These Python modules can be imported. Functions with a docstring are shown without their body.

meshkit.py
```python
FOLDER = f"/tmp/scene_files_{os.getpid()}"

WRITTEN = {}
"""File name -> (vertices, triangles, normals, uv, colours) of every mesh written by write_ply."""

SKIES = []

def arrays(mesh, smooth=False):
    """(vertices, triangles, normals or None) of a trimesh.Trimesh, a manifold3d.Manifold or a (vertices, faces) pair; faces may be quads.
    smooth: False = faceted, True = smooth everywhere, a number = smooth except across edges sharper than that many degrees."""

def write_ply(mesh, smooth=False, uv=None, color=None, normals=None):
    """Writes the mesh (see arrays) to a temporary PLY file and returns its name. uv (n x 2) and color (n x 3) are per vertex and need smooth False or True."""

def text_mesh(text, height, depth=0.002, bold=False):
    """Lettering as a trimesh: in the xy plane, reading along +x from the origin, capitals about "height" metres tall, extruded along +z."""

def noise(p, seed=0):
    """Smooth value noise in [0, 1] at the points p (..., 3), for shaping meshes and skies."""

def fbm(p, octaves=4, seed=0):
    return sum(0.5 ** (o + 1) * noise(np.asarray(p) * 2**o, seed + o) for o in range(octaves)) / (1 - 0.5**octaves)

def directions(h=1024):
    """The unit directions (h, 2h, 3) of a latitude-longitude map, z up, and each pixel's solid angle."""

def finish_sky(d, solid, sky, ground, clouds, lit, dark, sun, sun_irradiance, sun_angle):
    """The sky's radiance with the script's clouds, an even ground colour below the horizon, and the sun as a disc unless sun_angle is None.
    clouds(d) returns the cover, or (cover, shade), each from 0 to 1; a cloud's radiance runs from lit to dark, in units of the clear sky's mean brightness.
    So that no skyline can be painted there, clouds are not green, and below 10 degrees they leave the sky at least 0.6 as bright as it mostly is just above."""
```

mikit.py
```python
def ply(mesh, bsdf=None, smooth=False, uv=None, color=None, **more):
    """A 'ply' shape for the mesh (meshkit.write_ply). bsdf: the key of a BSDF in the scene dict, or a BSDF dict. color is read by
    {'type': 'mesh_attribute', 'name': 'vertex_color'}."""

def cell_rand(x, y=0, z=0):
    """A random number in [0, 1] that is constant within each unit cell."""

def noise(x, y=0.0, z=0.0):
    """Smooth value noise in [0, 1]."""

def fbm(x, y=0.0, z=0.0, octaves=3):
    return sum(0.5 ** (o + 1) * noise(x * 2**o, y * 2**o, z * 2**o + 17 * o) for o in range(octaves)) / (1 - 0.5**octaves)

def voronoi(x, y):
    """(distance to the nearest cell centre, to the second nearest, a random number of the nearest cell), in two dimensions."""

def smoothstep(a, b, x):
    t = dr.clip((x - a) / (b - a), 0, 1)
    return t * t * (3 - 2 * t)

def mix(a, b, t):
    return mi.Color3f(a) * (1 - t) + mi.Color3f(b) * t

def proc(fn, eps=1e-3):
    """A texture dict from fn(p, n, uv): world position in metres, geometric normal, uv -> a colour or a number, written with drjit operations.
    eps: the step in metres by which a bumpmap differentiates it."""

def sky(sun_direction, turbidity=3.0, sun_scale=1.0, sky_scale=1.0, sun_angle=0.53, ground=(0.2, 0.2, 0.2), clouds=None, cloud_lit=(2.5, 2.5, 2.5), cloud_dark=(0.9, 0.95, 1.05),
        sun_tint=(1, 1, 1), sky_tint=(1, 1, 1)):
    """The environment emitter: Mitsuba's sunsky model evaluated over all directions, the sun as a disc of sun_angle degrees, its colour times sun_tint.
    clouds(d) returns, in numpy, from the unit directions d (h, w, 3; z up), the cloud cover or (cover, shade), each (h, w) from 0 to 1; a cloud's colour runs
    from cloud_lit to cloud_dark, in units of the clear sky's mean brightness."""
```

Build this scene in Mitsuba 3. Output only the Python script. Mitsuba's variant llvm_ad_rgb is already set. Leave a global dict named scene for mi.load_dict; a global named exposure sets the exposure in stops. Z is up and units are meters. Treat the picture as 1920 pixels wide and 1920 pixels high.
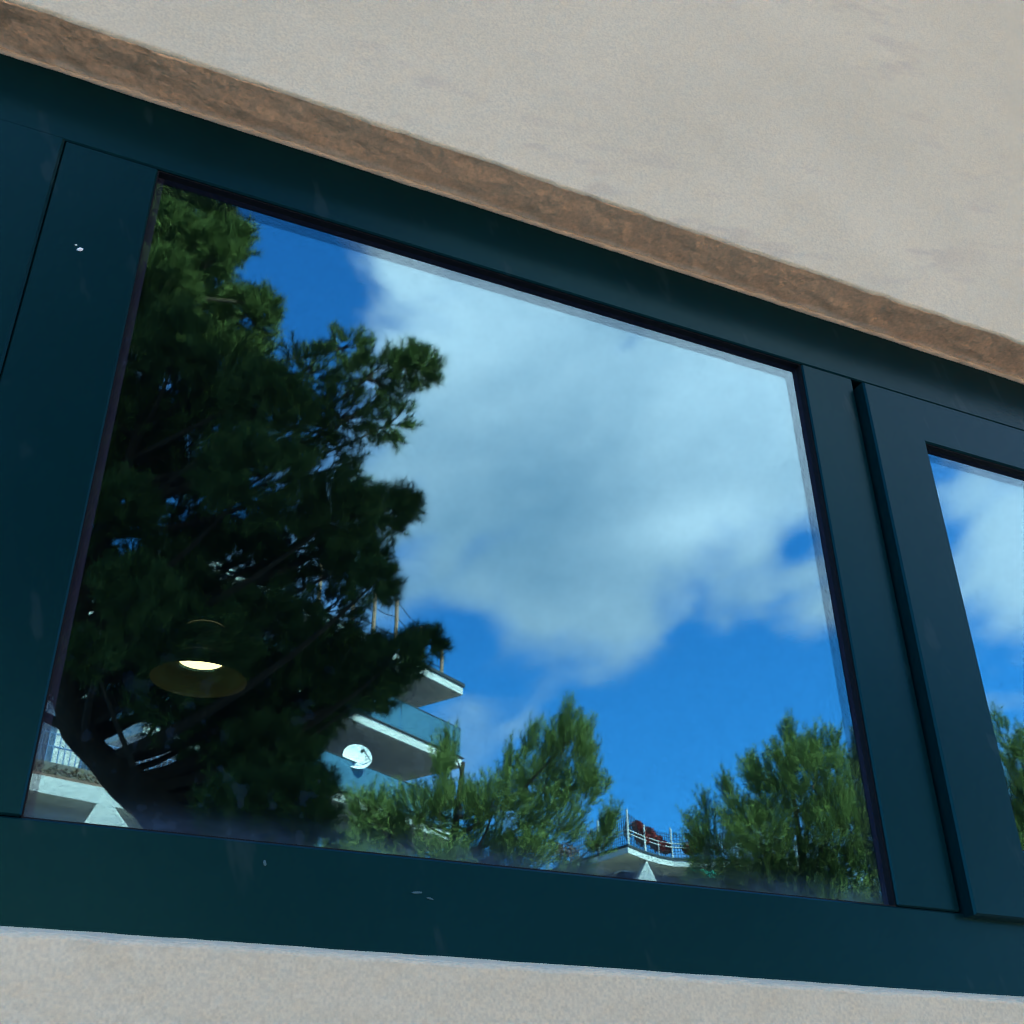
import math, random, numpy as np, trimesh, drjit as dr, mitsuba as mi, mikit, meshkit
from mikit import proc, noise, fbm, voronoi, smoothstep, mix
T = mi.ScalarTransform4f
rng = np.random.default_rng(7)
scene, labels = {}, {}

# ------------------------------------------------------------------ camera, sky, exposure
S = 1.2                                    # metres from the lens to the face of the window frame
R = np.array([[0.9121169, 0.2032906, 0.3559714], [-0.4098022, 0.4738823, 0.7794214], [-0.0102396, -0.8568013, 0.5155450]])
EYE = np.array([0.0, -S, 1.6])
scene['camera'] = {'type': 'perspective', 'fov': 48.1955, 'fov_axis': 'x', 'near_clip': 0.05, 'far_clip': 2000.0,
                   'to_world': T().look_at(origin=EYE.tolist(), target=(EYE + R[:, 2]).tolist(), up=(-R[:, 1]).tolist())}
exposure = 3.75


def clouds(d):
    """A broken bank of cumulus over the hillside opposite the house: fbm noise, denser around a few centres (azimuth, height in degrees)."""
    az = np.degrees(np.arctan2(d[..., 0], -d[..., 1]))
    el = np.degrees(np.arcsin(np.clip(d[..., 2], -1, 1)))
    u, v = az * np.cos(np.radians(el)), el
    p = np.stack([u, v * 1.25, 0 * u], -1)
    w = np.stack([meshkit.fbm(p / 9.0, 3, 5), meshkit.fbm(p / 9.0, 3, 9), 0 * u], -1) - 0.5
    n1 = meshkit.fbm(p / 11.0 + w * 0.8, 6, 21)
    n2 = meshkit.fbm(p / 3.0 + w * 1.8, 6, 33)
    n4 = meshkit.fbm(p * np.array([0.55, 0.95, 1]) + w * 3.0, 5, 71)
    dens = 1.5 * (n1 - 0.5) + 0.75 * (n2 - 0.5) + 0.34 * (n4 - 0.5) - 0.02
    for a, e, sa, se, amp in CLOUD_BANKS:
        dens = dens + amp * np.exp(-((az - a) / sa) ** 2 - ((el - e) / se) ** 2)
    cover = np.clip((dens + 0.12) / 0.66, 0, 1)
    cover = cover * cover * (3 - 2 * cover)
    n3 = meshkit.fbm(p / 5.0 + 7 + w, 6, 47)
    shade = 0.50 + 0.5 * (n3 - 0.5) + 0.2 * (n4 - 0.5)
    for a, e, sa, se, amp in CLOUD_TONES:
        shade = shade + amp * np.exp(-((az - a) / sa) ** 2 - ((el - e) / se) ** 2)
    shade = np.clip(shade, 0, 1)
    return cover * 0.97, shade


CLOUD_BANKS = [(24, 36, 10, 8, 0.8), (34, 33, 9, 7, 0.6), (28.5, 25.2, 5.5, 3.4, 0.6), (40, 34, 6, 6, 0.5), (40.5, 26, 3.5, 2, 0.42), (23, 20.8, 3.5, 1.3, 0.4), (52, 27, 5, 5, 0.45),
               (10.5, 41.5, 3.4, 6, -0.85), (34, 20.2, 7, 3.5, -0.85), (41, 22.3, 4, 1.8, -0.5), (21.5, 24.6, 2.4, 1.3, -0.6), (40.3, 28.2, 1.1, 0.9, -0.4), (36.8, 33, 1.3, 1, -0.22),
               (48.3, 30.9, 1.8, 1.3, -0.45), (49.5, 21, 4, 2, -0.5), (48, 27.5, 1.2, 1.2, -0.3)]
CLOUD_TONES = [(26, 30.5, 8, 5, 0.3), (18, 41, 9, 5, -0.55), (39, 36.5, 9, 4.5, -0.38), (34.5, 29.8, 4.5, 1.5, -0.55), (52, 27, 4, 4, -0.2)]
SUN = np.array([0.42, 0.62, 0.78])
scene['sky'] = mikit.sky(SUN.tolist(), turbidity=2.5, sky_scale=1.0, sun_scale=1.4, clouds=clouds, cloud_lit=(3.0, 2.7, 2.85), cloud_dark=(0.62, 0.98, 1.35),
                         sky_tint=(0.28, 0.84, 1.12), ground=(0.22, 0.2, 0.17))

# ------------------------------------------------------------------ materials
def bs(name, d):
    scene[name] = d
    return name


def rgb(*c):
    return {'type': 'rgb', 'value': list(c)}


def diffuse(name, *c):
    return bs(name, {'type': 'twosided', 'bsdf': {'type': 'diffuse', 'reflectance': rgb(*c)}})


def wall_col(p, n, uv):
    m = fbm(p.x * 5.0, p.z * 5.0, p.y * 5, 4)
    s = fbm(p.x * 1.6 + 3, p.z * 3.2 + p.x * 0.9, 2.0, 4)
    g = fbm(p.x * 380, p.z * 380, p.y * 380, 3)
    st = smoothstep(0.56, 0.78, fbm(p.x * 9 + 11, p.z * 26 - p.x * 7, 4.0, 4)) * smoothstep(0.45, 0.7, s)
    c = mix((0.69, 0.552, 0.37), (0.775, 0.63, 0.435), m)
    c = mix(c, (0.52, 0.40, 0.30), 0.40 * st)
    return c * (0.86 + 0.18 * s) * (0.82 + 0.36 * g)


def wall_bump(p, n, uv):
    return fbm(p.x * 260, p.z * 260, p.y * 260, 3) * 0.55 + fbm(p.x * 40, p.z * 40, p.y * 40, 3) * 1.6 + fbm(p.x * 700, p.z * 700, p.y * 700, 2) * 0.25


bs('plaster', {'type': 'twosided', 'bsdf': {'type': 'bumpmap', 'arbitrary': proc(wall_bump), 'scale': 0.0028, 'bsdf': {'type': 'diffuse', 'reflectance': proc(wall_col)}}})


def soffit_col(p, n, uv):
    m = fbm(p.x * 9, p.y * 9, p.z * 9, 4)
    g = fbm(p.x * 210, p.y * 210, p.z * 210, 3)
    pit = smoothstep(0.60, 0.72, fbm(p.x * 34, p.y * 44, 9.0, 4)) * smoothstep(0.5, -0.5, p.x)
    edge = smoothstep(-0.020, -0.008, p.y + 0.012 * (fbm(p.x * 18, 3.0, 1.0, 3) - 0.5))          # a lighter smear of filler along the frame
    c = mix((0.78, 0.44, 0.24), (0.85, 0.515, 0.29), m)
    c = mix(c, (0.84, 0.62, 0.41), edge * (0.45 + 0.5 * fbm(p.x * 7, 3.0, 1.0, 3)))
    return c * (0.72 + 0.56 * g) * (1 - 0.35 * pit)


bs('raw_plaster', {'type': 'twosided', 'bsdf': {'type': 'bumpmap', 'arbitrary': proc(wall_bump), 'scale': 0.0026, 'bsdf': {'type': 'diffuse', 'reflectance': proc(soffit_col)}}})


def filler_col(p, n, uv):
    return mix((0.52, 0.36, 0.23), (0.80, 0.60, 0.41), fbm(p.x * 40, p.y * 90, p.z * 90, 3))


bs('filler', {'type': 'twosided', 'bsdf': {'type': 'diffuse', 'reflectance': proc(filler_col)}})


def paint_col(p, n, uv):
    m = fbm(p.x * 6, p.z * 6, p.y * 6, 4)
    s = smoothstep(0.70, 0.82, fbm(p.x * 34 + p.z * 9, p.z * 12, 1.0, 4))
    c = mix((0.001, 0.0125, 0.0148), (0.0015, 0.0172, 0.0205), m)
    return mix(c, (0.05, 0.09, 0.10), 0.10 * s)


def paint_bump(p, n, uv):
    return fbm(p.x * 55, p.z * 55, p.y * 55, 3) + 0.3 * fbm(p.x * 300, p.z * 300, p.y * 300, 2)


bs('teal_paint', {'type': 'bumpmap', 'arbitrary': proc(paint_bump), 'scale': 0.00014,
                  'bsdf': {'type': 'principled', 'base_color': proc(paint_col), 'roughness': 0.27, 'specular': 0.15, 'spec_tint': 0.85}})


bs('teal_twosided', {'type': 'twosided', 'bsdf': dict(scene['teal_paint'])})


def dust(p, n, uv):
    h = p.z - (1.6 + 0.2695 * S)
    low = smoothstep(0.05, 0.0, h) * (0.25 + 0.42 * fbm(p.x * 26, p.z * 60, 0.0, 4))
    spots = smoothstep(0.66, 0.8, fbm(p.x * 60, p.z * 60, 5.0, 3)) * 0.05
    return dr.clip(low * low * 0.75 + spots * smoothstep(0.3, 0.0, h) + 0.004, 0, 0.5)


PANE = {'type': 'thindielectric', 'int_ior': 1.9, 'ext_ior': 1.0, 'specular_reflectance': rgb(0.46, 0.84, 1.0), 'specular_transmittance': rgb(0.75, 0.85, 0.85)}
bs('outer_glass', {'type': 'blendbsdf', 'weight': proc(dust), 'a': {**PANE, 'int_ior': 1.75}, 'b': {'type': 'twosided', 'bsdf': {'type': 'diffuse', 'reflectance': rgb(0.10, 0.19, 0.32)}}})
bs('inner_glass', {**PANE, 'int_ior': 2.35})
bs('rubber', {'type': 'principled', 'base_color': rgb(0.004, 0.004, 0.006), 'roughness': 0.7, 'specular': 0.15})
diffuse('spacer_metal', 0.045, 0.035, 0.06)
diffuse('white_fleck', 0.75, 0.78, 0.78)
diffuse('dull_fleck', 0.07, 0.13, 0.15)
diffuse('room_paint', 0.22, 0.20, 0.18)
diffuse('room_dark', 0.10, 0.08, 0.07)
bs('shade_enamel', {'type': 'twosided', 'bsdf': {'type': 'principled', 'base_color': rgb(0.06, 0.07, 0.042), 'roughness': 0.16, 'specular': 0.6}})
bs('brushed_steel', {'type': 'twosided', 'bsdf': {'type': 'principled', 'base_color': rgb(0.4, 0.4, 0.42), 'metallic': 0.9, 'roughness': 0.25}})
diffuse('white_render', 0.52, 0.52, 0.52)
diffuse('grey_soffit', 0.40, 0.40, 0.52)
diffuse('pale_render', 0.42, 0.42, 0.43)
diffuse('dull_render', 0.13, 0.115, 0.10)  # one dull brownish tone, used for the parapet
diffuse('blue_metal', 0.12, 0.20, 0.36)
diffuse('painted_wall_shade', 0.13, 0.14, 0.18)  # villa wall: deep shade under the roof slab put into the colour
diffuse('coping', 0.05, 0.06, 0.07)
diffuse('dark_glazing', 0.03, 0.04, 0.05)
diffuse('white_metal', 0.45, 0.46, 0.48)
diffuse('post_wood', 0.30, 0.19, 0.13)
diffuse('wire', 0.06, 0.06, 0.07)
diffuse('dish_white', 0.82, 0.83, 0.83)
diffuse('awning_green', 0.03, 0.34, 0.24)
diffuse('shutter_brown', 0.16, 0.10, 0.08)
bs('turquoise_glass', {'type': 'twosided', 'bsdf': {'type': 'principled', 'base_color': rgb(0.05, 0.13, 0.20), 'roughness': 0.15, 'specular': 0.6}})


def bark_col(p, n, uv):
    return mix((0.03, 0.022, 0.018), (0.09, 0.068, 0.052), fbm(p.x * 14, p.y * 14, p.z * 5, 4))


bs('bark', {'type': 'twosided', 'bsdf': {'type': 'diffuse', 'reflectance': proc(bark_col)}})
bs('needle', {'type': 'twosided', 'bsdf': {'type': 'diffuse', 'reflectance': {'type': 'mesh_attribute', 'name': 'vertex_color'}}})


def ground_col(p, n, uv):
    pave = mix((0.52, 0.48, 0.42), (0.60, 0.55, 0.48), fbm(p.x * 1.5, p.y * 1.5, 0.0, 4))  # unseen paving, made pale and wide to bounce light onto soffit and wall
    earth = mix((0.16, 0.14, 0.08), (0.26, 0.21, 0.14), fbm(p.x * 0.7, p.y * 0.7, 3.0, 4))
    return mix(earth, pave, smoothstep(-11.5, -11.0, p.y))


bs('ground_mix', {'type': 'twosided', 'bsdf': {'type': 'diffuse', 'reflectance': proc(ground_col)}})

# ------------------------------------------------------------------ helpers
def put(key, mesh, bsdf, smooth=False, color=None, **more):
    k, i = key, 0
    while k in scene:
        i += 1
        k = f'{key}_{i:03d}'
    scene[k] = mikit.ply(mesh, bsdf, smooth, color=color, **more)
    return k


def tag(key, label=None, category=None, group=None, kind=None):
    labels[key] = {a: b for a, b in (('label', label), ('category', category), ('group', group), ('kind', kind)) if b}


def cat(ms):
    return trimesh.util.concatenate(ms)


def cbox(x0, x1, y0, y1, z0, z1, c=0.0):
    """A box with chamfered edges."""
    if c <= 0:
        m = trimesh.creation.box((x1 - x0, y1 - y0, z1 - z0))
        m.apply_translation([(x0 + x1) / 2, (y0 + y1) / 2, (z0 + z1) / 2])
        return m
    pts = []
    for cx in (0, 1):
        for cy in (0, 1):
            for cz in (0, 1):
                for k in range(3):
                    q = [c, c, c]
                    q[k] = 0
                    pts.append([x1 - q[0] if cx else x0 + q[0], y1 - q[1] if cy else y0 + q[1], z1 - q[2] if cz else z0 + q[2]])
    return trimesh.PointCloud(pts).convex_hull


def tube(points, radii, sides=8):
    p = np.asarray(points, float)
    r = np.broadcast_to(np.asarray(radii, float), (len(p),))
    t = np.gradient(p, axis=0)
    t /= np.linalg.norm(t, axis=1, keepdims=True) + 1e-12
    a = np.cross(t, np.where(np.abs(t[:, 2:]) < 0.9, [0, 0, 1.0], [1.0, 0, 0]))
    a /= np.linalg.norm(a, axis=1, keepdims=True)
    b = np.cross(t, a)
    ang = np.arange(sides) * 2 * np.pi / sides
    v = p[:, None] + r[:, None, None] * (np.cos(ang)[None, :, None] * a[:, None] + np.sin(ang)[None, :, None] * b[:, None])
    i, j = np.meshgrid(np.arange(len(p) - 1), np.arange(sides), indexing='ij')
    q = np.stack([i * sides + j, i * sides + (j + 1) % sides, (i + 1) * sides + (j + 1) % sides, (i + 1) * sides + j], -1).reshape(-1, 4)
    f = np.vstack([q[:, [0, 1, 2]], q[:, [0, 2, 3]]])
    n = len(p) * sides
    v = np.vstack([v.reshape(-1, 3), p[0], p[-1]])
    e = np.arange(sides)
    f = np.vstack([f, np.stack([(e + 1) % sides, e, e * 0 + n], 1), np.stack([n - sides + e, n - sides + (e + 1) % sides, e * 0 + n + 1], 1)])
    return trimesh.Trimesh(v, f, process=False)


def bar(a, b, r, sides=6):
    return tube([a, b], [r, r], sides)


def quad(a, b, c, d):
    return trimesh.Trimesh([a, b, c, d], [[0, 1, 2], [0, 2, 3]], process=False)


def grid(P):
    """P (m, n, 3) -> mesh"""
    m, n = P.shape[:2]
    i, j = np.meshgrid(np.arange(m - 1), np.arange(n - 1), indexing='ij')
    q = np.stack([i * n + j, (i + 1) * n + j, (i + 1) * n + j + 1, i * n + j + 1], -1).reshape(-1, 4)
    return trimesh.Trimesh(P.reshape(-1, 3), np.vstack([q[:, [0, 1, 2]], q[:, [0, 2, 3]]]), process=False)


def prism(poly, z0, z1, top=None):
    """A vertical prism over the plan polygon (counter-clockwise or not, convex or not)."""
    from shapely.geometry import Polygon
    m = trimesh.creation.extrude_polygon(Polygon(poly).buffer(0), z1 - z0, engine='earcut')
    m.apply_translation([0, 0, z0])
    return m

# ------------------------------------------------------------------ the house: wall, opening, roof, room
E = 1.6                                     # eye height; the window was measured from the eye
D = 0.075 * S                               # depth of the opening in front of the frame
X0, X1 = -1.32 * S, 2.28 * S                # the opening
ZT, ZB = E + 1.121 * S, E + 0.169 * S
HX0, HX1, HZ = -12.0, 14.0, 14.4
YW = -D
xs = np.arange(X0, X1 + 1e-6, 0.006)
ts = np.concatenate([np.linspace(0.5, 0.06, 12), np.linspace(0.052, 0.006, 9)])


def sweep(front, corner, inner, seed, amp_edge, amp_in):
    """front: heights above the edge on the wall face; corner: rounded arris; inner: depths along the reveal. Returns (front mesh, inner mesh)."""
    prof = [(YW, h, 0) for h in front] + corner + inner
    P = np.array([[[x, y, z] for (y, z, k) in prof] for x in xs])
    K = np.array([k for (_, _, k) in prof], float)
    q = P * np.array([1, 1, 1])
    n_ed = meshkit.fbm(np.stack([q[..., 0] * 26, q[..., 1] * 26, q[..., 2] * 26], -1), 4, seed) - 0.5
    n_in = meshkit.fbm(q * np.array([38, 60, 38]), 4, seed + 5) - 0.5
    n_big = meshkit.fbm(q * np.array([9, 20, 9]), 3, seed + 9) - 0.5
    fade = np.clip((np.minimum(P[..., 0] - X0, X1 - P[..., 0])) / 0.05, 0, 1)
    return P, K, n_ed * fade, n_in * fade, n_big * fade


# the lintel edge and its underside
rc = 0.006
corner = [(YW + rc * (1 - math.sin(a)), rc * (1 - math.cos(math.pi / 2 - (math.pi / 2 - a))) , 1) for a in np.linspace(math.pi / 2, 0, 5)[1:-1]]
corner = [(YW + rc * (1 - math.cos(a)), rc * (1 - math.sin(a)), 1) for a in np.linspace(0.25, math.pi / 2 - 0.2, 4)]
inner = [(y, 0.0, 2) for y in np.linspace(YW + rc * 1.1, 0.004, 24)]
P, K, ne, ni, nb = sweep(ts, corner, inner, 3, 1, 1)
up = P.copy()
up[..., 2] += ZT
w_edge = np.clip(1 - (P[..., 2] / 0.05), 0, 1) * (K < 2) + (K == 2) * np.clip((-P[..., 1]) / 0.03, 0, 1)
up[..., 2] += w_edge * (ne * 0.009 + nb * 0.002) * np.clip(1.2 - P[..., 2] / 0.02, 0, 1)
rough = 0.28 + 0.5 * np.clip((0.35 - P[..., 0]) / 0.6, 0, 1)          # coarser towards the left end
up[..., 2] += (K == 2) * rough * (ni * 0.007 + nb * 0.009) * np.clip(-P[..., 1] / 0.02 + 0.25, 0, 1)
up[..., 1] += (K < 2) * (ne * 0.0025) * np.clip(P[..., 2] / 0.01, 0, 1) * np.clip((0.5 - P[..., 2]) / 0.1, 0, 1)
nf = len(ts) + len(corner)
lint_front, soffit = grid(up[:, :nf]), grid(up[:, nf - 1:])
# the sill edge below
P, K, ne, ni, nb = sweep(ts, corner, [(y, -0.02 * (y - YW) / D - 0.0, 2) for y in np.linspace(YW + rc * 1.1, 0.004, 10)], 41, 1, 1)
dn = P.copy()
dn[..., 2] = ZB - P[..., 2]
dn[..., 2] += np.clip(1 - np.abs(P[..., 2]) / 0.04, 0, 1) * (ne * 0.004)
dn[..., 1] += (K < 2) * (ne * 0.0022) * np.clip(P[..., 2] / 0.01, 0, 1) * np.clip((0.5 - P[..., 2]) / 0.1, 0, 1)
sill_front, sill = grid(dn[:, :nf]), grid(dn[:, nf - 1:])
for m in (lint_front, sill):
    m.invert()
ZU, ZL = ZT + 0.5, ZB - 0.5
rest = cat([quad([HX0, YW, ZU], [HX1, YW, ZU], [HX1, YW, HZ], [HX0, YW, HZ]),
            quad([HX0, YW, 0], [HX1, YW, 0], [HX1, YW, ZL], [HX0, YW, ZL]),
            quad([HX0, YW, ZL], [X0, YW, ZL], [X0, YW, ZU], [HX0, YW, ZU]),
            quad([X1, YW, ZL], [HX1, YW, ZL], [HX1, YW, ZU], [X1, YW, ZU]),
            quad([X0, YW, ZB], [X0, 0.01, ZB], [X0, 0.01, ZT], [X0, YW, ZT]),
            quad([X1, 0.01, ZB], [X1, YW, ZB], [X1, YW, ZT], [X1, 0.01, ZT]),
            quad([HX1, YW, 0], [HX1, 11, 0], [HX1, 11, HZ], [HX1, YW, HZ]),
            quad([HX0, 11, 0], [HX0, YW, 0], [HX0, YW, HZ], [HX0, 11, HZ]),
            quad([HX1, 11, 0], [HX0, 11, 0], [HX0, 11, HZ], [HX1, 11, HZ])])
put('building__wall', cat([lint_front, sill_front, rest]), 'plaster')
put('building__lintel_underside', soffit, 'raw_plaster')
put('building__sill', sill, 'plaster')
put('building__roof', cat([cbox(HX0 - 0.3, HX1 + 0.3, YW - 0.35, 11.3, HZ + 0.003, HZ + 0.25)]), 'coping')
cx = np.arange(X0 + .01, X1 - .01, 0.005)
cn = meshkit.fbm(np.stack([cx * 30, 0 * cx, 0 * cx], -1), 4, 77)
cm = meshkit.fbm(np.stack([cx * 8, 0 * cx + 4, 0 * cx], -1), 3, 78)
put('building__filler_bead', tube(np.stack([cx, -0.0018 + 0 * cx, ZT - 0.0005 + 0.003 * (cn - 0.5)], 1), 0.0030 + 0.0045 * np.clip(cn - 0.42, 0, 1) + 0.0035 * cm, 8), 'filler', 60)
tag('building__filler_bead', 'thin uneven tan bead of filler where the plaster meets the top rail')
tag('building', 'beige plastered house front with a dark teal window set into it', 'building')
tag('building__lintel_underside', 'rough brown unpainted plaster under the edge above the window')
# the room behind the glass
RX0, RX1, RY0, RY1, RZ = -3.2, 5.2, 0.12, 5.6, 3.9
put('building__room_wall', cat([quad([RX0, RY0, 0], [RX0, RY1, 0], [RX0, RY1, RZ], [RX0, RY0, RZ]), quad([RX1, RY1, 0], [RX1, RY0, 0], [RX1, RY0, RZ], [RX1, RY1, RZ]),
                                quad([RX0, RY1, 0], [RX1, RY1, 0], [RX1, RY1, RZ], [RX0, RY1, RZ]),
                                quad([RX1, RY0, 0], [RX0, RY0, 0], [RX0, RY0, ZB - .01], [RX1, RY0, ZB - .01]), quad([RX1, RY0, ZT + .01], [RX0, RY0, ZT + .01], [RX0, RY0, RZ], [RX1, RY0, RZ]),
                                quad([X0 - .01, RY0, ZB - .01], [RX0, RY0, ZB - .01], [RX0, RY0, ZT + .01], [X0 - .01, RY0, ZT + .01]), quad([RX1, RY0, ZB - .01], [X1 + .01, RY0, ZB - .01], [X1 + .01, RY0, ZT + .01], [RX1, RY0, ZT + .01])]), 'room_dark')
put('building__ceiling', cbox(RX0 - .05, RX1 + .05, RY0 - .05, RY1 + .05, RZ + .002, RZ + 0.12), 'room_dark')
put('building__floor', cbox(RX0 - .05, RX1 + .05, RY0 - .05, RY1 + .05, -0.1, 0.02), 'room_dark')

# ------------------------------------------------------------------ the window: measures in units of S, heights from the eye
def fb(x0, x1, z0, z1, y0=0.0, y1=0.06, c=0.0022):
    return cbox(x0 * S, x1 * S, y0 * S, y1 * S, E + z0 * S, E + z1 * S, c)


G = 0.0007                                   # hairline joints
PX0, PX1, PZ0, PZ1 = 0.0175, 0.9125, 0.2695, 1.0165
W = 'building__window__'
put(W + 'top_rail', fb(-1.31, 2.27, PZ1, 1.14), 'teal_paint', 25)
put(W + 'bottom_rail', fb(-1.31, 2.27, 0.12, PZ0), 'teal_paint', 25)
put(W + 'stile', fb(-0.084, PX0, PZ0 + G, PZ1 - G), 'teal_paint', 25)
put(W + 'stile', fb(PX1, 1.0005, PZ0 + G, PZ1 - G), 'teal_paint', 25)
put(W + 'end_post', cat([fb(-1.31, -1.22, PZ0 + G, PZ1 - G), ]), 'teal_paint', 25)
put(W + 'end_post', cat([fb(2.18, 2.27, PZ0 + G, PZ1 - G), ]), 'teal_paint', 25)


def glazing(prefix, x0, x1, z0, z1, y, left_lip):
    """Double glazing set into the opening x0..x1, z0..z1: rubber bead, outer sheet, spacer, inner sheet. y: the face of the frame around it."""
    g, gap, t = 0.0125, 0.0082, 0.0016
    ya, yb = y + g, y + g + gap
    bead = [fb(x0 + .0002, x1 - .0002, z1 - t, z1 + .004, y + .0035, ya - .0002, 0), fb(x0 + .0002, x1 - .0002, z0 - .004, z0 + t, y + .0035, ya - .0002, 0),
            fb(x0 - .004, x0 + t, z0 + t, z1 - t, y + .0035, ya - .0002, 0), fb(x1 - t, x1 + .004, z0 + t, z1 - t, y + .0035, ya - .0002, 0)]
    put(prefix + 'rubber_bead', cat(bead), 'rubber')
    for k, yy, b in (('pane', ya, 'outer_glass'), ('pane', yb, 'inner_glass')):
        m = quad([x0 * S - .004, yy * S, E + z0 * S - .004], [x1 * S + .004, yy * S, E + z0 * S - .004], [x1 * S + .004, yy * S, E + z1 * S + .004], [x0 * S - .004, yy * S, E + z1 * S + .004])
        put(prefix + k, m, b)
    i = 0.0012
    sp = [fb(x0 - .003, x1 + .003, z1 - i, z1 + .003, ya + .0004, yb - .0004, 0), fb(x0 - .003, x1 + .003, z0 - .003, z0 + i, ya + .0004, yb - .0004, 0),
          fb(x0 - .003, x0 + left_lip, z0 + i, z1 - i, ya + .0004, yb - .0004, 0), fb(x1 - i, x1 + .003, z0 + i, z1 - i, ya + .0004, yb - .0004, 0)]
    put(prefix + 'spacer', cat(sp), 'spacer_metal')


glazing(W, PX0, PX1, PZ0, PZ1, 0.0, 0.009)
tag('building__window', 'wide fixed middle pane mirroring pines, balconies and a cloudy sky')


def ring(x0, x1, z0, z1, w, h, y0, y1, c):
    """A welded rectangular frame in one piece: the bar's profile carried round the four corners."""
    prof = [(0, y1), (0, y0 + c), (c / w / S, y0), (1 - c / w / S, y0), (1, y0 + c), (1, y1)]
    V = []
    for a, y in prof:
        V += [[x0 + a * w, y, z0 + a * h], [x1 - a * w, y, z0 + a * h], [x1 - a * w, y, z1 - a * h], [x0 + a * w, y, z1 - a * h]]
    V = np.array([[x * S, y * S if abs(y) > 1 else y, E + z * S] for x, y, z in V])
    F = []
    for k in range(len(prof) - 1):
        for i in range(4):
            F.append([k * 4 + i, k * 4 + (i + 1) % 4, k * 4 + 4 + (i + 1) % 4, k * 4 + 4 + i])
    return V, np.array(F)


def sash(prefix, x0, x1, p, label, z0=0.2647, z1=1.0005):
    w, h = 0.096, 0.079
    put(prefix + 'frame', ring(x0, x1, z0, z1, w, h, -p * S, 0.05 * S, 0.003), 'teal_twosided', 25)
    glazing(prefix, x0 + w, x1 - w, z0 + h, z1 - h, -p, 0.002)
    tag(prefix[:-2], label)


sash('building__sash_window__', -1.215, -0.0843, 0.0035, 'teal opening sash left of the fixed pane', 0.2699, 1.0162)
sash('building__sash_window_001__', 1.0045, 2.175, 0.0166, 'teal opening sash standing proud on the right')


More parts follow.
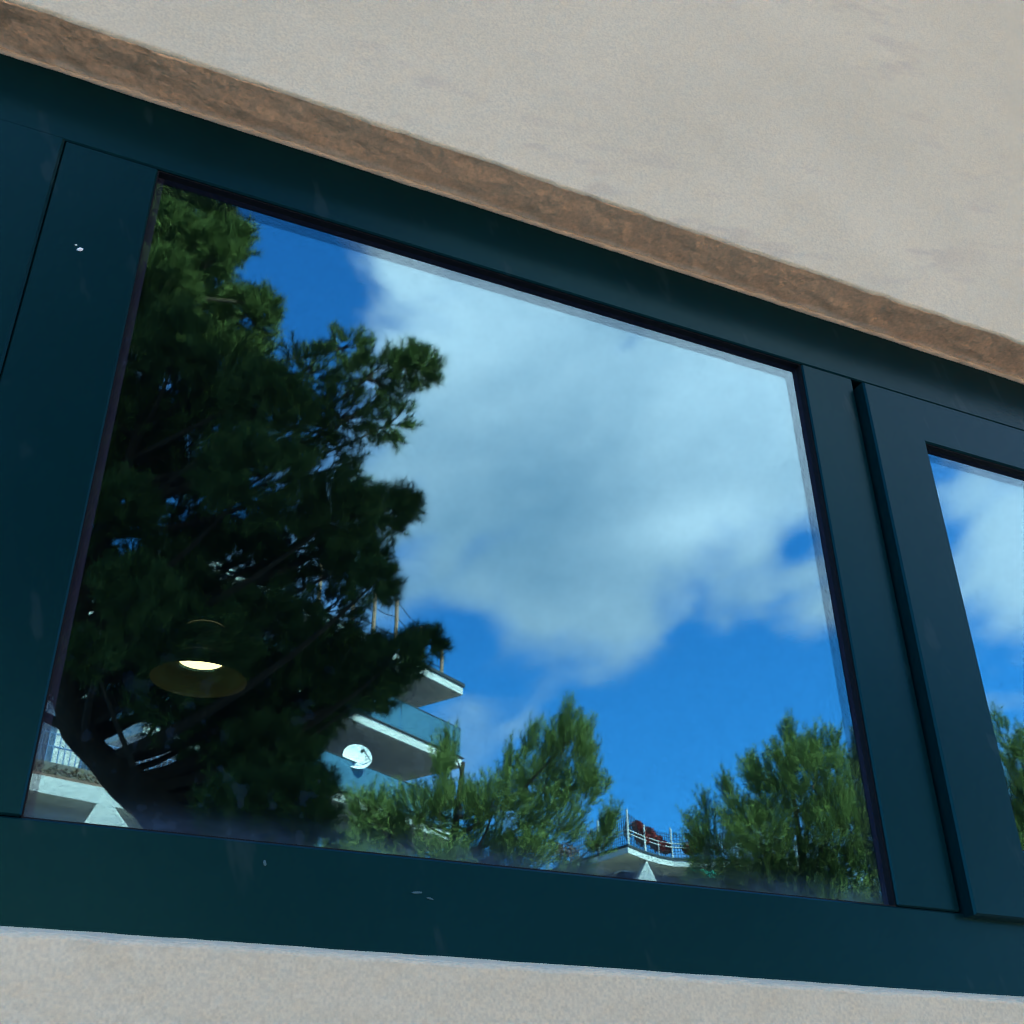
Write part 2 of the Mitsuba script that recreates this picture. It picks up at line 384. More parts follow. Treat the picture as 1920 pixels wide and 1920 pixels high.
def fleck(x, z, y, rx, rz, rot, seed):
    m = trimesh.creation.icosphere(2)
    v = m.vertices * (1 + 0.5 * (meshkit.fbm(m.vertices * 1.7 + seed, 2, seed)[:, None] - 0.5))
    v = v * [rx, 0.0012, rz]
    c, s = math.cos(rot), math.sin(rot)
    v = np.stack([v[:, 0] * c - v[:, 2] * s, v[:, 1], v[:, 0] * s + v[:, 2] * c], 1)
    m.vertices = v + [x, y, z]
    return m


put(W + 'fleck', cat([fleck(-0.0508, E + 1.0406, -0.0004, .0042, .0026, .6, 1), fleck(-0.0565, E + 1.046, -0.0004, .0016, .001, .2, 3)]), 'white_fleck', True)
put(W + 'fleck', cat([fleck(0.43, E + 0.286, -0.0003, .006, .0012, .1, 7), fleck(0.445, E + 0.281, -0.0003, .004, .001, -.2, 9)]), 'dull_fleck', True)
put(W + 'fleck', fleck(0.262, E + 0.302, -0.0003, .0016, .003, .3, 5), 'dull_fleck', True)

# ------------------------------------------------------------------ the lamp inside
LP = np.array([0.4677, 2.1071, 2.9507])


def lathe(prof, n=48):
    m = trimesh.creation.revolve(np.array(prof), sections=n)
    m.apply_translation(LP)
    return m


shade_prof = [(0.142, 0.0), (0.139, 0.012), (0.125, 0.034), (0.100, 0.056), (0.071, 0.070), (0.068, 0.072)]
put('pendant_lamp__shade', lathe(shade_prof + [(r + 0.0022, z + 0.0016) for r, z in shade_prof[::-1]]), 'shade_enamel', 40)
put('pendant_lamp__diffuser', lathe([(0.0001, 0.060), (0.0665, 0.0615), (0.0665, 0.066), (0.0001, 0.066)]), 'white_render', False,
    emitter={'type': 'area', 'radiance': rgb(0.42, 0.30, 0.13)})
put('pendant_lamp__neck', lathe([(0.060, 0.074), (0.064, 0.082), (0.064, 0.165), (0.058, 0.172), (0.012, 0.180), (0.0001, 0.181)]), 'brushed_steel', 40)
put('pendant_lamp__cable', bar(LP + [0, 0, 0.18], [LP[0], LP[1], RZ], 0.004), 'rubber')
tag('pendant_lamp', 'lit round pendant lamp hanging in the dark room behind the glass', 'lamp')

# ------------------------------------------------------------------ the ground and the hillside opposite
gx = np.concatenate([np.linspace(-400, -60, 12), np.linspace(-50, 80, 66), np.linspace(90, 450, 12)])
gy = np.concatenate([np.linspace(12, 0.5, 6), np.linspace(0, -80, 81), np.linspace(-90, -700, 20)])
A, B = np.meshgrid(gx, gy, indexing='ij')
rise = np.interp(-B, [0, 9, 14, 25, 45, 75, 200, 700], [0, 0, 0.7, 4.2, 6.8, 9.5, 14, 20])
rise = rise + (meshkit.fbm(np.stack([A / 7, B / 7, 0 * A], -1), 4, 2) - 0.5) * np.clip((-B - 10) / 8, 0, 1) * 1.2
gm = grid(np.stack([A, B, rise], -1))
put('ground', gm, 'ground_mix', True)
tag('ground', kind='structure')


def ground_z(x, y):
    return float(np.interp(-y, [0, 9, 14, 25, 45, 75, 200, 700], [0, 0, 0.7, 4.2, 6.8, 9.5, 14, 20])) - 0.4

# ------------------------------------------------------------------ pines
PINE_A = [(0.58,-7.05,9.46,0.4,"n"),(0.3,-7.07,9.03,0.39,"n"),(0.83,-6.93,9.25,0.27,"n"),(0.69,-7.55,8.98,0.46,"n"),(1.12,-7.3,8.68,0.35,"n"),(1.3,-7.28,8.91,0.18,"n"),(0.39,-7.16,8.2,0.38,"n"),(0.11,-6.35,7.81,0.3,"n"),(0.62,-6.82,7.44,0.44,"n"),(1,-6.5,7.44,0.44,"n"),(0.4,-6.93,7.02,0.39,"n"),(0.92,-6.92,6.99,0.48,"n"),(1.24,-5.97,6.83,0.37,"n"),(1.21,-5.89,6.1,0.43,"n"),(0.91,-7.26,6.56,0.53,"n"),(0.37,-6.38,5.94,0.27,"n"),(1.58,-6.18,7.44,0.26,"s"),(2.16,-7.3,8.69,0.23,"s"),(2.15,-6.27,7.63,0.32,"s"),(2.5,-6.27,7.8,0.23,"n"),(2,-6.47,7.27,0.31,"s"),(2.54,-6.93,7.67,0.22,"s"),(1.67,-6.56,7.13,0.33,"s"),(1.93,-6.77,6.9,0.36,"s"),(1.88,-5.97,6.03,0.32,"n"),(2.44,-6.71,6.57,0.25,"n"),(2.63,-6.65,6.66,0.11,"n"),(1.77,-6.8,6.16,0.43,"n"),(1.36,-7.25,6.1,0.53,"n"),(0.75,-6.78,5.64,0.36,"n"),(0.32,-7.15,5.69,0.24,"n"),(2.25,-6.74,6.08,0.28,"n"),(2.12,-5.76,5.39,0.15,"n"),(2.11,-6.92,5.7,0.32,"s"),(1.58,-6.76,5.35,0.45,"n"),(1.04,-6.39,4.96,0.41,"n"),(0.34,-6.02,4.61,0.17,"n"),(2.26,-7.05,5.32,0.36,"n"),(2.47,-6.34,5.07,0.24,"n"),(2.83,-6.63,5.43,0.14,"n"),(2.48,-7.01,5.11,0.25,"n"),(1.9,-6.9,4.93,0.41,"n"),(1.47,-7.32,4.89,0.41,"n"),(0.91,-6.55,4.53,0.26,"s"),(0.53,-5.85,5.03,0.26,"n"),(1.96,-7.03,4.68,0.22,"n"),(1.63,-6.52,4.27,0.34,"n"),(1.42,-7.35,4.38,0.28,"s"),(1.23,-7.29,4.22,0.2,"s"),(1.39,-6,3.73,0.27,"n"),(1.72,-5.99,3.86,0.21,"n"),(1.93,-6.07,3.7,0.17,"s"),(1.97,-7.29,3.98,0.24,"n"),(-0.12,-6.67,7.21,0.42,"n"),(-0.1,-6.98,6.65,0.42,"n"),(-0.18,-6.45,5.63,0.37,"n"),(-0.26,-6.78,8.08,0.4,"n"),(-0.15,-6.59,8.56,0.36,"n"),(-0.13,-6.53,5.06,0.33,"n"),(-0.01,-6.91,9.36,0.34,"n"),(0.31,-6.9,9.76,0.3,"n"),(-0.52,-7.4,6.55,0.51,"n"),(-0.76,-7.03,5.81,0.47,"n"),(-0.93,-7.41,6.95,0.51,"n"),(-0.78,-7.31,7.75,0.49,"n"),(-0.83,-7.52,5.37,0.43,"n"),(0.11,-7.05,4.71,0.19,"s"),(0.65,-7.65,5.06,0.33,"n"),(1.1,-7.71,5.15,0.39,"n"),(1.47,-7.75,5.37,0.4,"n"),(1.78,-7.8,5.06,0.4,"n"),(0.94,-7.93,5.64,0.4,"n"),(1.47,-7.85,4.76,0.34,"n"),(2.03,-7.64,4.77,0.26,"n"),(0.73,-7.84,5.81,0.35,"n"),(1.8,-7.59,4.33,0.29,"n"),(2.24,-7.49,4.4,0.19,"n"),(1.5,-7.55,4.08,0.24,"n"),(0.33,-7.57,5.24,0.25,"n"),(2.37,-6.62,4.92,0.2,"s"),(2.14,-7,4.92,0.21,"n"),(0.13,-7.67,7.71,0.38,"n"),(0.12,-7.67,6.98,0.36,"n"),(0.11,-7.67,6.29,0.35,"n"),(0.5,-7.86,7.3,0.43,"n"),(0.52,-6.16,7.35,0.33,"n"),(0.32,-6.17,7.9,0.3,"n"),(0.65,-6.25,8.38,0.27,"n"),(0.32,-6.27,8.57,0.27,"n")]
PINE_B = [(7.47,-13.29,7.68,0.38,"c"),(8.27,-14.45,7.48,0.44,"c"),(7.72,-14.96,7.66,0.47,"c"),(7.6,-14.88,8.34,0.16,"k"),(7,-14.42,7.65,0.2,"k"),(7.71,-14.4,6.89,0.53,"c"),(6.56,-13.83,6.83,0.43,"c"),(6.52,-15.19,7.14,0.46,"c"),(6.2,-14.76,7.92,0.17,"k"),(5.92,-14.25,7.45,0.18,"k"),(5.7,-13.86,7.05,0.2,"k"),(5.91,-15.47,7.07,0.46,"c"),(5.54,-15.88,6.8,0.46,"c"),(4.75,-14.24,6.66,0.27,"c"),(6.81,-15,6.5,0.45,"c"),(7.11,-14.02,6.24,0.38,"c"),(5.75,-14.03,5.95,0.41,"c"),(8.07,-13.27,6.61,0.11,"k"),(8.4,-14.17,6.49,0.16,"c"),(8.16,-14.53,6.11,0.26,"c"),(4.84,-14.12,5.8,0.33,"c"),(4.72,-15.34,6.25,0.32,"c"),(7.37,-13.08,7.93,0.17,"k"),(8.2,-14.16,8.18,0.19,"k"),(7.4,-13.7,7.64,0.2,"k"),(8.41,-14.42,7.84,0.22,"k"),(7.4,-15.14,6.06,0.41,"c"),(5.57,-14.85,5.67,0.46,"c"),(6.81,-15.43,5.91,0.49,"c"),(7.39,-13.66,5.49,0.38,"c")]
PINE_C = [(10.44,-11.86,7.41,0.3,"c"),(10.73,-12.82,7.42,0.37,"c"),(10.65,-11.58,7.06,0.45,"c"),(11.05,-11.63,7.5,0.22,"k"),(10.83,-12.31,7.91,0.15,"k"),(10.95,-12.68,6.94,0.61,"c"),(10.95,-11.62,6.48,0.52,"c"),(9.93,-12.17,6.29,0.44,"c"),(10.53,-13.58,7.41,0.16,"k"),(10.02,-12.71,6.68,0.27,"c"),(10.29,-13.94,7.14,0.17,"k"),(10.22,-13.85,6.56,0.32,"c"),(9.57,-13.16,6.55,0.16,"k"),(9.78,-13.2,5.91,0.35,"c"),(10.38,-12.91,5.9,0.51,"c"),(11.02,-12.7,6.07,0.68,"c"),(11.43,-12.25,5.92,0.53,"c"),(11.72,-11.91,6.81,0.46,"c"),(11.83,-11.96,6.2,0.46,"c"),(12.37,-12.25,7.59,0.4,"c"),(10.63,-12.69,5.49,0.45,"c"),(11.06,-12.17,5.34,0.44,"c"),(10.36,-13.36,5.61,0.32,"c"),(11.33,-11.48,7.53,0.2,"k"),(11.51,-11.47,5.3,0.44,"c"),(10.96,-13.5,7.8,0.16,"k"),(11.2,-12.27,7.78,0.16,"k")]
PINE_D = [(13.51,-10.75,7.8,0.26,"k"),(13.06,-10.29,6.97,0.42,"c"),(13.25,-10.8,6.59,0.35,"c"),(13.65,-10.66,6.52,0.47,"c"),(13.29,-10.05,7.32,0.31,"c"),(13.93,-10.39,6.95,0.55,"c"),(13.45,-10.97,6.19,0.39,"c"),(13.24,-10.17,5.89,0.44,"c"),(14.19,-10.09,7.38,0.39,"c"),(13.94,-10.09,6.39,0.45,"c")]
TRUNK_A = [(1.11,-6.7,3.79,0.22,"t"),(0.74,-6.74,4.06,0.15,"t"),(0.4,-6.76,4.32,0.13,"t"),(0.23,-6.77,4.66,0.12,"t"),(0.21,-6.77,5.23,0.11,"t"),(0.32,-6.77,6.14,0.1,"t"),(0.44,-6.76,7.18,0.08,"t"),(0.54,-6.76,8.29,0.06,"t"),(0.57,-6.75,9.12,0.03,"t")]


def unit(v):
    return v / (np.linalg.norm(v, axis=-1, keepdims=True) + 1e-12)


def needles(p0, d, ln, per, nlen, nw, g, base_col, tip_col):
    """Single-triangle needles round shoots p0 -> p0 + d*ln, each a flat pointed blade."""
    n = len(p0)
    t = g.uniform(0.1, 1.0, (n, per))
    base = p0[:, None] + d[:, None] * (ln[:, None] * t)[..., None]
    rad = unit(np.cross(np.repeat(d[:, None], per, 1), g.normal(size=(n, per, 3))))
    fwd = g.uniform(0.35, 0.95, (n, per, 1))
    nd = unit(d[:, None] * fwd + rad * (1.15 - fwd * 0.6))
    L = nlen * g.uniform(0.7, 1.2, (n, per, 1))
    side = unit(np.cross(nd, g.normal(size=(n, per, 3)))) * (nw / 2)
    v = np.stack([base - side, base + side, base + nd * L], 2).reshape(-1, 3)
    f = np.arange(n * per * 3).reshape(-1, 3)
    mixv = np.clip(g.uniform(0, 1, (n, 1, 1)) * 0.55 + g.uniform(0, 0.45, (n, per, 1)), 0, 1) * np.ones((1, 1, 3))
    col = np.asarray(base_col) * (1 - mixv) + np.asarray(tip_col) * mixv
    col = np.repeat(col.reshape(-1, 3), 3, axis=0)
    return v, f, col


def pine(name, trunk, clumps, seed, dens, per, nlen, nw, shoot, up, cols, label, group=None, trim=0.0):
    g = np.random.default_rng(seed)
    wood, P0, Dr, Ln = [], [], [], []
    tp = np.array([t[:3] for t in trunk], float)
    tr = np.array([t[3] for t in trunk], float)
    # smooth the trunk line
    s = np.linspace(0, len(tp) - 1, len(tp) * 4)
    fp = np.stack([np.interp(s, np.arange(len(tp)), tp[:, k]) for k in range(3)], 1)
    for _ in range(3):
        fp[1:-1] = (fp[:-2] + 2 * fp[1:-1] + fp[2:]) / 4
    fr = np.interp(s, np.arange(len(tp)), tr)
    trunk_mesh = tube(fp, fr * (1 + 0.12 * np.sin(s * 5.1)), 12)
    for (x, y, z, r, kind) in clumps:
        c = np.array([x, y, z - (0.24 if up > 1 else 0)])
        # a limb from a lower point of the trunk, curving up into the clump
        dz = np.abs(fp[:, 2] - (z - 0.55 * np.linalg.norm(fp[:, :2] - c[:2], axis=1) - 0.2))
        i = int(np.argmin(dz + 0.2 * np.linalg.norm(fp - c, axis=1)))
        a = fp[i]
        mid = (a + c) / 2 + np.array([g.normal() * .12, g.normal() * .12, -0.14 * np.linalg.norm(c - a)])
        q = np.linspace(0, 1, 7)[:, None]
        line = (1 - q) ** 2 * a + 2 * q * (1 - q) * mid + q ** 2 * c
        ra = min(0.6 * fr[i], 0.012 + 0.018 * np.linalg.norm(c - a))
        if kind != 'k' or np.linalg.norm(c[:2] - a[:2]) < 0.9:
            wood.append(tube(line, np.linspace(ra, 0.006, 7), 6))
        out = unit(c - a)
        if kind == 'k':                      # a tall candle: shoots along a rising twig
            n = int(dens * 0.30)
            h = r * 3.2
            c = c - [0, 0, 0.2]
            t = g.uniform(-0.5, 0.5, n)
            lean = unit(np.array([out[0] * .25 + g.normal() * .1, out[1] * .25, 1.0]))
            ring = g.normal(size=(n, 3)) * r * 0.24 * (1.05 - np.abs(t))[:, None]
            p = c + lean * (t * h)[:, None] + ring
            d = unit(lean * 1.4 + unit(ring) * 0.55)
            wood.append(bar(c - lean * h * .7, c + lean * h * .45, 0.008, 5))
        else:
            n = int(dens * (r / 0.4) ** 1.6 * (0.42 if kind == 's' else 1.0))
            b = unit(g.normal(size=(n, 3)))
            rr = max(r - trim, 0.07) * g.uniform(0.15, 1.0, n) ** 0.55
            p = c + b * rr[:, None] * np.array([1, 1, 0.72]) - [0, 0, 0.55 * shoot * up * 0.6]
            d = unit(b * 0.9 + out * 0.35 + np.array([0, 0, up]) + g.normal(size=(n, 3)) * 0.25)
            for j in range(min(n, 14)):       # twigs inside the clump
                wood.append(tube([c - out * r * .3, (c + p[j]) / 2 - [0, 0, .04 * r], p[j]], [0.009, 0.006, 0.003], 4))
        P0.append(p)
        Dr.append(d)
        Ln.append(shoot * g.uniform(0.6, 1.3, len(p)))
    P0, Dr, Ln = np.vstack(P0), np.vstack(Dr), np.concatenate(Ln)
    v, f, col = needles(P0, Dr, Ln, per, nlen, nw, g, *cols)
    print(name, len(f), 'needles')
    k = put(name + '__trunk', trunk_mesh, 'bark', True)
    root = k.rsplit('__', 1)[0]
    put(root + '__branches', cat(wood), 'bark', False)
    put(root + '__crown', (v, f), 'needle', False, color=col)
    tag(root, label, 'tree', group)
    tag(root + '__crown', kind='stuff')


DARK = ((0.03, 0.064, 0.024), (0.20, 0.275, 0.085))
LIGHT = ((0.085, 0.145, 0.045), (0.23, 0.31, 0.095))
trunkA = [(2.3, -6.9, -0.2, 0.28), (2.0, -6.8, 1.2, 0.24), (1.6, -6.75, 2.7, 0.2)] + [(a, b, c, r * (0.8 if c < 6 else 0.5)) for (a, b, c, r, _) in TRUNK_A]
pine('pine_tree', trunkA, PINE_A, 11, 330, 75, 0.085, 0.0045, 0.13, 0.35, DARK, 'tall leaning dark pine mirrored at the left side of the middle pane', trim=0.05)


def straight(x, y, top, r0, lean=0.0):
    z0 = ground_z(x, y)
    return [(x - lean * (1 - q), y, z0 + (top - z0) * q, r0 * (1 - 0.85 * q)) for q in np.linspace(0, 1, 6)]


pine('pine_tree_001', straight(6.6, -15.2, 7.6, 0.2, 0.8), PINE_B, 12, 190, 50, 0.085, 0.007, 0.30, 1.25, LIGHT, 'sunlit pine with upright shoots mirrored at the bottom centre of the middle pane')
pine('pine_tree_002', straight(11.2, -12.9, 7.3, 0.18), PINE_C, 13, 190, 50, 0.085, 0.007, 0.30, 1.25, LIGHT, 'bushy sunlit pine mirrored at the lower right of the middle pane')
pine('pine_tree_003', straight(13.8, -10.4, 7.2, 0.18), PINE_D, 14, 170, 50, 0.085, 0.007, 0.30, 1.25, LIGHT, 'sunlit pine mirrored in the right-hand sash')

# ------------------------------------------------------------------ the apartment block with balconies (mirrored behind the leaning pine)
e1, e2 = np.array([0.857, -0.515]), np.array([-0.515, -0.857])
OA = np.array([16.13, -39.06])


def pa(u, w, z):
    q = OA + e1 * u + e2 * w
    return [q[0], q[1], z]


def rect(u0, u1, w0, w1):
    return [pa(u, w, 0)[:2] for u, w in ((u0, w0), (u1, w0), (u1, w1), (u0, w1))]


AP = 'apartment_block__'
put(AP + 'wall', prism(rect(-16, -5.0, 2.6, 12), 5.0, 18.9), 'pale_render')
for i, z in enumerate((19.1, 16.1, 13.1, 10.1)):
    t = 0.34
    put(AP + 'balcony_slab', prism(rect(-15, 0, 0, 2.99), z, z + t), 'white_render')
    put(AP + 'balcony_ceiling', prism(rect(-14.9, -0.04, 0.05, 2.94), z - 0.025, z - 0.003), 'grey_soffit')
    put(AP + 'coping', prism(rect(-15.05, 0.06, -0.06, 3.02), z + t + .003, z + t + 0.13 if i == 0 else z + t + 0.05), 'coping')
    if i:
        for u in np.arange(-14.8, -0.5, 1.85):
            put(AP + 'balustrade_glass', prism(rect(u, u + 1.8, 0.05, 0.07), z + t + 0.1, z + t + 1.2), 'turquoise_glass')
        put(AP + 'balustrade_glass', prism(rect(-0.09, -0.07, 0.12, 2.8), z + t + 0.1, z + t + 1.2), 'turquoise_glass')
        put(AP + 'handrail', cat([bar(pa(-15, .06, z + t + 1.23), pa(-.06, .06, z + t + 1.23), .025), bar(pa(-.08, .09, z + t + 1.23), pa(-.08, 2.9, z + t + 1.23), .025)]), 'coping')
    if i < 3:
        for u in (-13.6, -10.2, -7.0):
            k = put(AP + 'window', prism(rect(u, u + 1.5, 2.50, 2.58), z - 2.5 , z - 0.35), 'dark_glazing')
            put(k + '__frame', cat([prism(rect(u - .08, u, 2.46, 2.58), z - 2.55, z - .3), prism(rect(u + 1.5, u + 1.58, 2.46, 2.58), z - 2.55, z - .3), prism(rect(u, u + 1.5, 2.46, 2.58), z - .35, z - .27)]), 'white_metal')
hts = [(-1.0, 1.25), (-2.35, 1.75), (-3.9, 2.35), (-5.2, 2.2), (-6.4, 2.5), (-8.2, 2.3)]
zt = 19.1 + 0.47
for k, (u, h) in enumerate(hts):
    put(AP + 'post', tube([pa(u, .35, zt), pa(u + .04, .36, zt + h * .6), pa(u - .02, .34, zt + h)], [.085, .075, .08], 7), 'post_wood')
wires = []
for q in (0.35, 0.68, 0.97):
    for (u, h), (u2, h2) in zip(hts[:-1], hts[1:]):
        wires.append(tube([pa(u, .35, zt + h * q), pa((u + u2) / 2, .35, zt + (h + h2) / 2 * q - .09), pa(u2, .35, zt + h2 * q)], [.02] * 3, 4))
put(AP + 'wire_fence', cat(wires), 'wire')
tag('apartment_block', 'white apartment block with deep balcony slabs and turquoise glass mirrored behind the leaning pine', 'building')
tag(AP + 'wire_fence', 'sagging wires strung between the roof posts')

# satellite dish in front of the second balcony
dish_c = np.array([11.0, -36.1, 14.85])
face = unit(np.array([-0.08, 0.9, 0.3]))
rr = np.linspace(0, 0.52, 9)
dm = trimesh.creation.revolve(np.array([(r, 0.42 * r * r) for r in rr] + [(r, 0.42 * r * r - 0.012) for r in rr[::-1]]), sections=40)
M = trimesh.geometry.align_vectors([0, 0, 1], face)
M[:3, 3] = dish_c
dm.apply_transform(M)
put('satellite_dish__reflector', dm, 'dish_white', 40)


def dl(x, y, z):
    return (M[:3, :3] @ np.array([x, y, z])) + dish_c


low = -0.5 if (M[:3, :3] @ np.array([0, 1, 0]))[2] > 0 else 0.5
put('satellite_dish__arm', cat([bar(dl(0, low, .1), dl(0, low * .25, .55), .016), bar(dl(.12, low * .8, .08), dl(0, low * .25, .55), .01), bar(dl(-.12, low * .8, .08), dl(0, low * .25, .55), .01)]), 'wire')
put('satellite_dish__receiver', tube([dl(0, low * .25, .54), dl(0, low * .16, .44)], [.045, .06], 10), 'wire')
put('satellite_dish__bracket', cat([bar(dl(0, 0, -.01), dl(0, 0, -.25), .03), bar(dl(0, 0, -.25), pa(-5.2, .5, 16.0), .03)]), 'wire')
tag('satellite_dish', 'round white satellite dish below the second balcony', 'satellite dish')

# ------------------------------------------------------------------ the villa with the planted roof terrace (mirrored at the lower right)
plan = [(29.2, -60.5), (31.03, -52.34), (32.6, -53.25), (33.8, -53.75), (34.8, -53.95), (36.0, -53.6), (38.5, -52.6), (43, -50.8), (45, -57), (44, -64), (30, -66)]
from shapely.geometry import Polygon
pp = Polygon(plan)
VI = 'hillside_villa__'
zs = 17.42


def pts_of(poly, z0, z1):
    m = trimesh.creation.extrude_polygon(poly, z1 - z0, engine='earcut')
    m.apply_translation([0, 0, z0])
    return m


put(VI + 'roof_slab', pts_of(pp, zs, zs + 0.33), 'white_render')
put(VI + 'coping', pts_of(pp.buffer(0.05), zs + .333, zs + 0.45), 'coping')
put(VI + 'wall', pts_of(pp.buffer(-2.2), 8.0, zs - 0.003), 'painted_wall_shade')
front = [np.array(p) for p in plan[:8]]
zr = zs + 0.45


def along(step):
    out = []
    for a, b in zip(front[:-1], front[1:]):
        n = max(1, int(round(np.linalg.norm(b - a) / step)))
        out += [a + (b - a) * i / n for i in range(n)]
    return out + [front[-1]]


cen = np.array([37.0, -58.0])
inn = [p + unit(cen - p) * 0.12 for p in front]
for dz, r in ((0.62, .035), (0.82, .035)):
    put(VI + 'handrail', cat([bar([*a, zr + dz], [*b, zr + dz], r) for a, b in zip(inn[:-1], inn[1:])]), 'white_metal')
posts = [p + unit(cen - p) * 0.12 for p in along(1.5)]
for p in posts:
    put(VI + 'rail_post', bar([*p, zr], [*p, zr + .8], .03), 'white_metal')
screen_at = [(inn[1], 1.95), (inn[1] + (inn[0] - inn[1]) * .3, 1.9), (inn[2], 1.5), (inn[4] + [0, 0], 1.75), (inn[6], 1.75)]
for p, h in screen_at:
    put(VI + 'screen_post', bar([*(p + unit(cen - p) * .08), zr], [*(p + unit(cen - p) * .08), zr + h], .06), 'white_metal')
mesh_w = []
path = [inn[0] + (inn[1] - inn[0]) * .4, inn[1], inn[2], inn[3], inn[4], inn[5], inn[6]]
hh = [1.5, 1.75, 1.55, 1.4, 1.45, 1.5, 1.5]
for (a, ha), (b, hb) in zip(zip(path[:-1], hh[:-1]), zip(path[1:], hh[1:])):
    n = max(3, int(np.linalg.norm(b - a) / .16))
    for i in range(n):
        q = a + (b - a) * i / n
        q = q + unit(cen - q) * .1
        mesh_w.append(bar([*q, zr], [*q, zr + ha + (hb - ha) * i / n], .02, 4))
    for z in np.arange(0.12, 1.5, .16):
        mesh_w.append(bar([*(a + unit(cen - a) * .1), zr + z * ha / 1.5], [*(b + unit(cen - b) * .1), zr + z * hb / 1.5], .011, 4))
put(VI + 'mesh_screen', cat(mesh_w), 'wire')
tag(VI + 'mesh_screen', kind='stuff')
# windows under the slab
for (x, y, w) in ((31.6, -54.6, 0.7), (36.6, -52.15 - 1.9, 1.2)):
    k = put(VI + 'window', cbox(x, x + w, y - .3, y - .05 + 0.5, 15.4, 16.9), 'dark_glazing')
    put(k + '__frame', cbox(x - .06, x + w + .06, y - .3, y + .4, 16.9 + .003, 17.0), 'white_metal')
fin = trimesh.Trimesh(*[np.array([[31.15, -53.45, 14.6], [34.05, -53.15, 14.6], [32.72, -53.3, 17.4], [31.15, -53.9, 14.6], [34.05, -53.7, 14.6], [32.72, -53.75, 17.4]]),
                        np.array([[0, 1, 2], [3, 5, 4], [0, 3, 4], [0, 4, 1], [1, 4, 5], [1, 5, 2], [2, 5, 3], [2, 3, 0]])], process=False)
put(VI + 'sunlit_triangle', fin, 'white_render')  # white fin added in the shape of a sunlit triangle of wall
aw = []
for i in range(7):
    y0, z0, y1, z1 = -52.3 + 0, 17.0, -50.9, 16.3
    aw.append(cbox(34.7 + i * .25, 34.7 + i * .25 + .245, -52.2, -50.9, 16.9, 16.93))
awn = cat(aw)
v = np.array(awn.vertices)
v[:, 2] -= (v[:, 1] + 52.2) * 0.62
awn.vertices = v
put(VI + 'awning', awn, 'awning_green')
tag(VI + 'awning', 'green sloping awning')
tag('hillside_villa', 'distant white villa with a railed planted roof terrace mirrored between two pines', 'building')


def leafy(name, centres, n, size, cols, seed, label, category):
    g = np.random.default_rng(seed)
    V, Cc = [], []
    for (x, y, z, rx, rz) in centres:
        b = unit(g.normal(size=(n, 3))) * (g.uniform(0.1, 1, (n, 1)) ** .5) * [rx, rx * .6, rz] + [x, y, z]
        a1 = unit(g.normal(size=(n, 3))) * size
        a2 = unit(np.cross(a1, g.normal(size=(n, 3)))) * size * .6
        V.append(np.stack([b - a1, b + a2, b + a1, b - a2], 1))
        m = g.uniform(0, 1, (n, 1, 1)) * np.ones((1, 4, 3))
        Cc.append(np.asarray(cols[0]) * (1 - m) + np.asarray(cols[1]) * m)
    V, Cc = np.vstack(V).reshape(-1, 3), np.vstack(Cc).reshape(-1, 3)
    k = put(name, (V, np.arange(len(V)).reshape(-1, 4)), 'needle', False, color=Cc)
    tag(k, label, category)


leafy('flowering_climber', [(32.7, -53.6, 18.75, .5, .55), (33.3, -53.9, 18.95, .5, .5), (34.0, -54.1, 18.6, .5, .5), (32.2, -53.2, 19.2, .35, .3), (34.6, -54.3, 18.5, .4, .35), (36.0, -54.0, 18.5, .5, .35)], 620, .085, ((.16, .02, .03), (.30, .07, .06)), 5,
      'dark red flowering climber on the mesh screen of the villa terrace', 'plant')
leafy('terrace_shrub', [(30.4, -55.0, 18.7, .6, .6), (29.8, -57.5, 18.7, .8, .6), (31.7, -53.4, 18.9, .3, .5)], 220, .07, ((.07, .06, .04), (.14, .10, .07)), 6, 'brownish shrub behind the left railing of the villa terrace', 'plant')
leafy('terrace_shrub_001', [(25.5, -52, 17.1, 1.2, .6), (27.5, -53, 17.2, 1.0, .6), (23.5, -51, 16.8, 1.2, .6)], 300, .09, ((.09, .06, .04), (.16, .10, .07)), 8, 'reddish brown shrub mirrored left of the villa behind the pine', 'plant')

# ------------------------------------------------------------------ the pale house mirrored at the bottom left corner
HO = 'pale_house__'
c1 = np.array([0.955, -0.295])
c2 = np.array([-0.295, -0.955])
OC = np.array([2.3, -28.75])


def pc(u, w):
    return (OC + c1 * u + c2 * w).tolist()


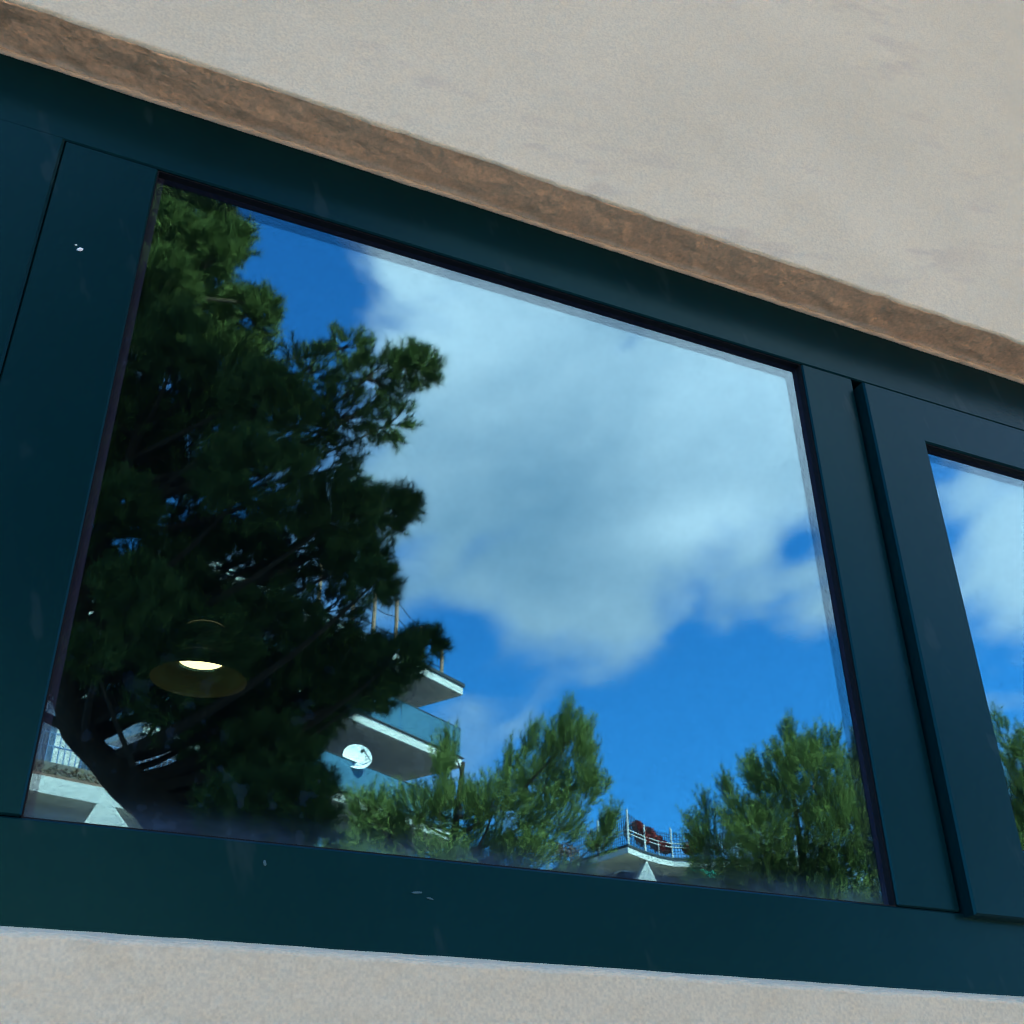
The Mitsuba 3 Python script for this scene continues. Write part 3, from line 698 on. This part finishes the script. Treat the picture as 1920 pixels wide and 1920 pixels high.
def rc_(u0, u1, w0, w1):
    return [pc(u0, w0), pc(u1, w0), pc(u1, w1), pc(u0, w1)]


put(HO + 'wall', prism(rc_(-10, 4, 0.9, 10), 3.0, 10.2), 'pale_render')
put(HO + 'roof_slab', prism(rc_(-10.5, 4.4, 0, 10.5), 10.203, 10.62), 'pale_render')
put(HO + 'parapet', prism(rc_(-10.2, 4.2, 1.55, 1.8), 10.623, 11.5), 'dull_render')
put(HO + 'planter', prism(rc_(-10, 3, 0.5, 1.0), 10.623, 10.85), 'shutter_brown')
rb = [bar([*pc(-10, 1.65), z], [*pc(4, 1.65), z], .02) for z in (11.95, 12.3)] + [bar([*pc(u, 1.65), 11.5], [*pc(u, 1.65), 12.3], .016) for u in np.arange(-10, 4, .16)]
put(HO + 'railing', cat(rb), 'blue_metal')
for u in (-7.5, -4.6, -1.7):
    k = put(HO + 'window', prism(rc_(u, u + .9, .84, .897), 8.3, 9.7), 'dark_glazing')
    put(k + '__frame', cat([prism(rc_(u - .08, u, .82, .897), 8.25, 9.75), prism(rc_(u + .9, u + .98, .82, .897), 8.25, 9.75), prism(rc_(u, u + .9, .82, .897), 9.7, 9.78)]), 'white_metal')
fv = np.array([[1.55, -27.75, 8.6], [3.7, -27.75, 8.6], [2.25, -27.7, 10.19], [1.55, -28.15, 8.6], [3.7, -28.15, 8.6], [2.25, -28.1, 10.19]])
put(HO + 'sunlit_triangle', trimesh.Trimesh(fv, [[0, 1, 2], [3, 5, 4], [0, 3, 4], [0, 4, 1], [1, 4, 5], [1, 5, 2], [2, 5, 3], [2, 3, 0]], process=False), 'white_render')  # added white wedge, modelled as the patch of sunlight on the wall corner
tag('pale_house', 'pale flat-roofed house mirrored in the bottom left corner of the middle pane', 'building')
leafy('planter_flowers', [(pc(u, .75)[0], pc(u, .75)[1], 11.0, .35, .2) for u in np.arange(-6, 3, .55)], 70, .05, ((.10, .05, .04), (.14, .12, .06)), 9, 'brownish plants in the roof planter of the pale house', 'plant')
